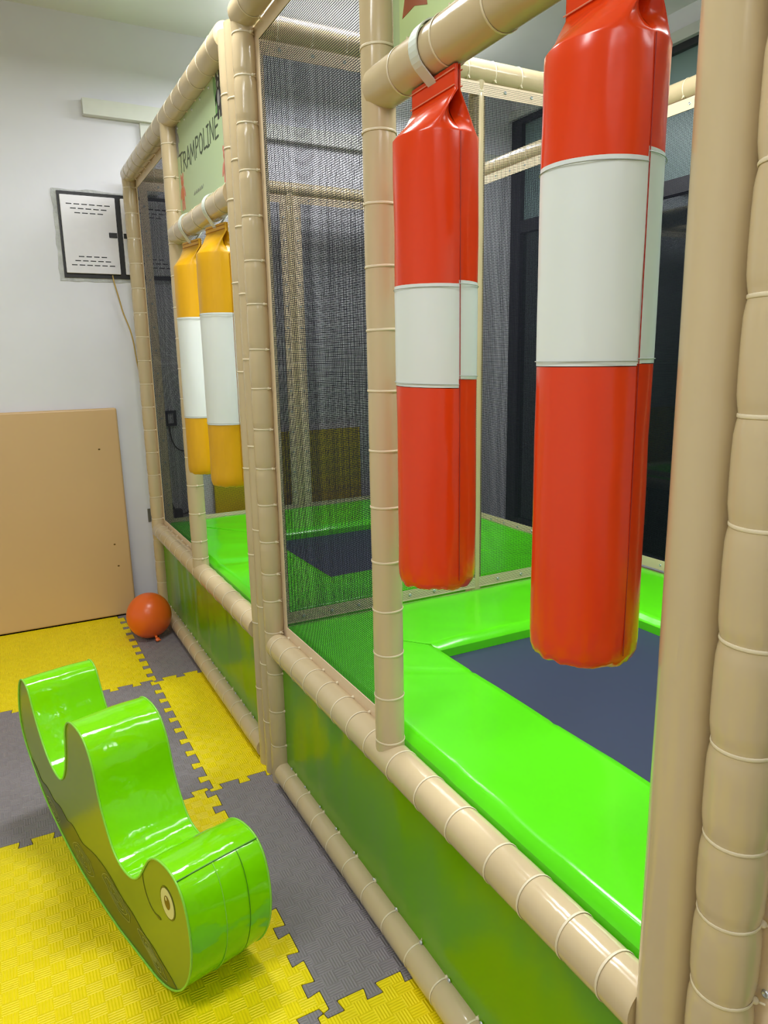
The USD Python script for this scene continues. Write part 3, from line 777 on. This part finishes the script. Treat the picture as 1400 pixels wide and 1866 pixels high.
# ------------------------------------------------------------------ rocking toy
def rocker():
    prof = [(0.622, 0.448), (0.577, 0.511), (0.530, 0.502), (0.5, 0.449), (0.459, 0.378), (0.405, 0.318), (0.353, 0.291), (0.307, 0.291), (0.265, 0.338), (0.238, 0.419),
            (0.222, 0.482), (0.190, 0.514), (0.137, 0.518), (0.09, 0.501), (0.062, 0.469), (0.042, 0.425), (0.022, 0.350), (-0.004, 0.295), (-0.043, 0.241), (-0.100, 0.220), (-0.156, 0.231),
            (-0.201, 0.272), (-0.243, 0.326), (-0.285, 0.357), (-0.335, 0.366), (-0.380, 0.356), (-0.410, 0.325), (-0.427, 0.270), (-0.429, 0.200), (-0.404, 0.118), (-0.344, 0.045),
            (-0.260, 0.008), (-0.156, 0.0), (-0.057, 0.001), (0.054, 0.010), (0.219, 0.038), (0.355, 0.086), (0.480, 0.150), (0.575, 0.235), (0.636, 0.330)]
    C = spline(prof, 240)
    C[:, 1] -= C[:, 1].min()
    t = thing('rocking_toy', 'glossy lime green animal-shaped foam rocker with wave back and printed eye, on the mats', 'rocking toy', (-0.621, 1.730, 0.0), 15.4)
    # local: x across (width), y along towards the tail
    w = 0.205; nw = 13
    d = np.roll(C, -1, 0) - np.roll(C, 1, 0); d /= np.linalg.norm(d, axis=1, keepdims=True)
    nrm = np.stack([-d[:, 1], d[:, 0]], 1)
    if Polygon(C).exterior.is_ccw:
        nrm = -nrm
    s = np.linspace(0, w, nw)
    V = np.zeros((nw, len(C), 3))
    for i, x in enumerate(s):
        q = math.sin(math.pi * i / (nw - 1))
        wr = (fbm(np.stack([np.full(len(C), x * 14), C[:, 0] * 9, C[:, 1] * 9], -1), 3, 5) - 0.5) * 0.006 * q
        off = np.where(C[:, 1] < 0.012, 0.0, 0.003 * q + wr)
        p = C + nrm * off[:, None]
        V[i] = np.stack([np.full(len(C), x), p[:, 0], np.maximum(p[:, 1], 0.0)], -1)
    obj('cover', trimesh.Trimesh(V.reshape(-1, 3), grid_faces(nw, len(C)), process=False), M['rocker'], t, smooth=60)
    poly = Polygon(C).buffer(0)
    side_u, side_v = np.array([0, 1.0, 0]), np.array([0, 0, 1.0])
    inner = poly.buffer(-0.0005)
    for x0 in (0.0006, w - 0.0016):
        sp = obj('side_panel', place(extrude(inner, 0.001), (x0, 0, 0), side_u, side_v), M['rocker_side'], t, label='printed olive side panel')
        left = x0 < 0.1
        # the print: dark wood band along the belly, rings, eye and mouth
        uu = -side_u if left else side_u
        flip = -1 if left else 1
        face = x0 - 0.0001 if left else x0 + 0.0011

        def put(name, g, mat, lift, kind=None):
            g = affinity.scale(g, flip, 1, origin=(0, 0)) if left else g
            obj(name, place(extrude(g, 0.0004), (face + (-lift if left else lift), 0, 0), uu, side_v), mat, sp, kind=kind)
        band = [(0.66, 0.30), (0.60, 0.25), (0.544, 0.232), (0.50, 0.20), (0.455, 0.198), (0.398, 0.178), (0.35, 0.180), (0.30, 0.160), (0.27, 0.166), (0.22, 0.150), (0.189, 0.142), (0.12, 0.152), (0.045, 0.150), (0.0, 0.140), (-0.066, 0.117), (-0.12, 0.108),
                (-0.176, 0.088), (-0.22, 0.082), (-0.28, 0.064), (-0.32, 0.052), (-0.36, 0.028)]
        bc = spline(band, 90, False)
        region = Polygon(list(map(tuple, bc)) + [(-0.45, -0.1), (0.8, -0.1), (0.8, 0.3)]).buffer(0).intersection(inner.buffer(-0.002))
        put('printed_band', region, M['print_dark'], 0.0)
        put('printed_outline', LineString(bc).buffer(0.0022).intersection(inner.buffer(-0.003)), M['print_line_dark'], 0.0005)
        rings = []
        for cx, cy, a, b, rot in ((-0.02, 0.098, 0.085, 0.028, 17), (-0.215, 0.055, 0.075, 0.018, 20), (0.20, 0.09, 0.07, 0.03, 8), (0.42, 0.14, 0.05, 0.022, 18)):
            for k in (1.0, 0.72, 0.45, 0.2):
                e = ell(cx, cy, a * k, b * k, rot)
                e = Polygon([(px + 0.006 * math.sin(py * 160 + px * 40), py + 0.003 * math.sin(px * 60)) for px, py in e.exterior.coords]).buffer(0)
                rings.append(e.exterior.buffer(0.0012))
        put('printed_ring', unary_union(rings).intersection(region), M['print_line'], 0.0008, 'stuff')
        eye = ell(-0.330, 0.268, 0.031, 0.037)
        put('eye_rim', eye.buffer(0.004), M['print_line_dark'], 0.0005); put('eye', eye, M['cream'], 0.0010)
        put('pupil', ell(-0.330, 0.270, 0.0135, 0.017), M['brown'], 0.0015); put('eye_glint', ell(-0.327, 0.279, 0.0035, 0.005), M['cream'], 0.0020)
        mouth = spline([(-0.205, 0.285), (-0.206, 0.25), (-0.222, 0.215), (-0.250, 0.197), (-0.285, 0.199)], 24, False)
        put('mouth', unary_union([LineString(mouth).buffer(0.0016), ell(-0.275, 0.197, 0.012, 0.004, -5)]), M['print_line_dark'], 0.0005)
    for x in (-0.001, w + 0.001):
        obj('piping', tube(np.stack([np.full(len(C), x), C[:, 0], np.maximum(C[:, 1], 0.003)], -1), 0.0028, 6, True), M['piping'], t, smooth=True)
    # cross seam, zip line and stitches over the head
    i = int(np.argmin(np.hypot(C[:, 0] + 0.382, C[:, 1] - 0.359)))
    pc = C[i] + nrm[i] * 0.0015
    obj('seam', tube([(0.0, pc[0], pc[1]), (w * 0.5, pc[0] + nrm[i][0] * 0.003, pc[1] + nrm[i][1] * 0.003), (w, pc[0], pc[1])], 0.0018, 5), M['seam_green'], t)
    sel = [j % len(C) for j in range(i, i + 44)]
    for fx, mm, rr in ((0.42, M['piping'], 0.0011), (0.72, M['seam_green'], 0.0008)):
        q = math.sin(math.pi * fx) * 0.003 + 0.0012
        obj('seam', tube([(w * fx, C[j][0] + nrm[j][0] * q, C[j][1] + nrm[j][1] * q) for j in sel], rr, 5), mm, t)


rocker()

# ------------------------------------------------------------------ along the back wall
pan = rbox(-1.9, -0.150, -0.022, 0.022, 0.0, 1.212, 0.012)
T = trimesh.transformations.rotation_matrix(math.radians(-1.9), (1, 0, 0), (0, 0, 0)); pan.apply_transform(T)
pan.apply_translation((0, YB - 0.063, 0.0008))
p = thing('foam_panel', 'large tan foam board leaning upright against the white back wall', 'foam board')
obj('board', pan, M['panel'], p, smooth=40)
for a, b in ((-0.265, 0.985), (-0.235, 0.43), (-0.225, 0.30)):
    obj('scuff', trimesh.creation.icosphere(1, 0.006).apply_scale((1, 0.2, 0.8)).apply_translation((a, YB - 0.063 - 0.0225 + b * 0.033, b)), M['brown'], p)

b = thing('balloon', 'round orange balloon on the floor in the corner by the play frame', 'balloon', (-0.150, 3.80, 0))
s_ = trimesh.creation.icosphere(4, 0.117); v = np.array(s_.vertices)
v[:, 2] *= 1.05
s_.vertices = v; s_.apply_translation((0, 0, 0.124))
obj('body', s_, M['balloon'], b, smooth=True)
kn = [tube([(0.012, -0.075, 0.034), (0.014, -0.083, 0.026), (0.016, -0.089, 0.020)], 0.007, 8), trimesh.creation.cylinder(0.011, 0.004, sections=14).apply_transform(trimesh.transformations.rotation_matrix(0.9, (1, 0, 0))).apply_translation((0.018, -0.094, 0.015)), tube([(0.018, -0.094, 0.013), (0.034, -0.098, 0.010)], 0.004, 6)]
obj('knot', kn, M['balloon'], b, smooth=True)

# switch cabinet let into the wall
cab = thing('wall_cabinet', 'white double-door electrical cabinet with slotted vents in a chipped black frame on the wall', 'electrical cabinet')
cx0, cx1, cz0, cz1 = -0.345, 0.262, 1.918, 2.356
edge = sbox(-0.368, 1.900, 0.285, 2.369)
rr_ = random.Random(3)
pts = []
for k in range(60):
    a = k / 60 * 4; e_ = int(a); f = a - e_
    c4 = [(-0.368, 1.900), (0.285, 1.900), (0.285, 2.369), (-0.368, 2.369), (-0.368, 1.900)]
    q = np.array(c4[e_]) * (1 - f) + np.array(c4[e_ + 1]) * f
    pts.append(tuple(q + np.array([rr_.uniform(-1, 1), rr_.uniform(-1, 1)]) * (0.0015 if f == 0 else 0.004)))
u_, v_ = np.array([1.0, 0, 0]), np.array([0, 0, 1.0])
obj('plaster_edge', place(extrude(Polygon(pts).buffer(0), 0.004), (0, YB, 0), u_, v_), M['plaster'], cab)
obj('frame', bx(cx0, cx1, YB - 0.012, YB + 0.004, cz0, cz1), M['cabblack'], cab)
for x0, x1 in ((-0.333, -0.056), (-0.028, 0.249)):
    dr = obj('door', rbox(x0, x1, YB - 0.026, YB - 0.010, 1.940, 2.337, 0.003, 2), M['cabwhite'], cab, smooth=40)
    sl = []
    for zz, n in ((2.292, 6), (2.270, 5), (2.248, 4), (2.026, 4), (2.004, 5), (1.982, 6)):
        for i in range(n):
            xc = (x0 + x1) / 2 + (i - (n - 1) / 2) * 0.0385
            sl.append(bx(xc - 0.014, xc + 0.014, YB - 0.0266, YB - 0.0255, zz - 0.0024, zz + 0.0024))
    for q in sl:
        obj('vent_slot', q, M['cabblack'], dr)
    la = x1 - 0.024 if x0 < -0.2 else x0 + 0.024
    obj('latch', rbox(la - 0.021, la + 0.021, YB - 0.031, YB - 0.025, 2.130, 2.156, 0.002, 2), M['black'], dr)
cable = spline([(-0.100, YB - 0.012, 1.935), (-0.095, YB - 0.02, 1.89), (-0.075, YB - 0.014, 1.80), (-0.060, YB - 0.012, 1.73), (-0.032, YB - 0.012, 1.64), (-0.018, YB - 0.012, 1.55), (-0.012, YB - 0.012, 1.48), (0.0, YB - 0.012, 1.38), (0.012, YB - 0.012, 1.27)], 60, False)
obj('yellow_cable', tube(cable, 0.0038, 6), M['cable'], smooth=True, label='thin yellow cable dangling from the wall cabinet', cat='cable')
obj('trim_2', [bx(-0.176, XW, YB - 0.045, YB, 2.737, 2.815), bx(0.112, 0.179, YB - 0.02, YB, 2.37, 2.737)], M['trunk'], kind='structure')
obj('trim_3', bx(-0.004, 0.075, YB - 0.012, YB, 0.0, 1.90), M['trunk'], kind='structure')
obj('wall_plate', rbox(-0.024, -0.006, YB - 0.008, YB, 0.525, 0.605, 0.002, 2), M['greyplate'], smooth=40, label='small grey metal plate on the wall beside the far corner post', cat='plate')

so = thing('wall_socket', 'black framed power socket on the back wall, behind the net of the far bay', 'socket')
obj('frame', [bx(0.125, 0.185, YB - 0.02, YB, 1.165, 1.180), bx(0.125, 0.185, YB - 0.02, YB, 1.09, 1.105), bx(0.170, 0.185, YB - 0.02, YB, 1.105, 1.165), bx(0.125, 0.136, YB - 0.02, YB, 1.105, 1.165)], M['black'], so)
obj('plate', bx(0.136, 0.170, YB - 0.008, YB, 1.105, 1.165), M['cabwhite'], so)
pcb = spline([(0.14, YB - 0.015, 1.09), (0.155, YB - 0.018, 0.99), (0.20, YB - 0.016, 0.94), (0.25, YB - 0.014, 0.93), (0.255, YB - 0.014, 0.85), (0.25, YB - 0.014, 0.75), (0.235, YB - 0.014, 0.66), (0.245, YB - 0.014, 0.60), (0.20, YB - 0.014, 0.555), (0.16, YB - 0.02, 0.555)], 70, False)
pc_ = thing('power_cable', 'dark power cable with a black plug on the back wall behind the far net', 'cable')
obj('cord', tube(pcb, 0.004, 6), M['black'], pc_, smooth=True)
obj('plug', [rbox(0.125, 0.175, YB - 0.05, YB - 0.004, 0.53, 0.59, 0.008, 2), tube([(0.13, YB - 0.02, 0.585), (0.118, YB - 0.02, 0.625)], 0.006, 6)], M['black'], pc_, smooth=40)

obj('wall_mat', rbox(0.376, 1.378, YB - 0.055, YB - 0.033, 0.0, 1.014, 0.004, 2), M['wallmat'], smooth=40, label='square yellow foam mat stood against the back wall, behind the far net', cat='foam mat')
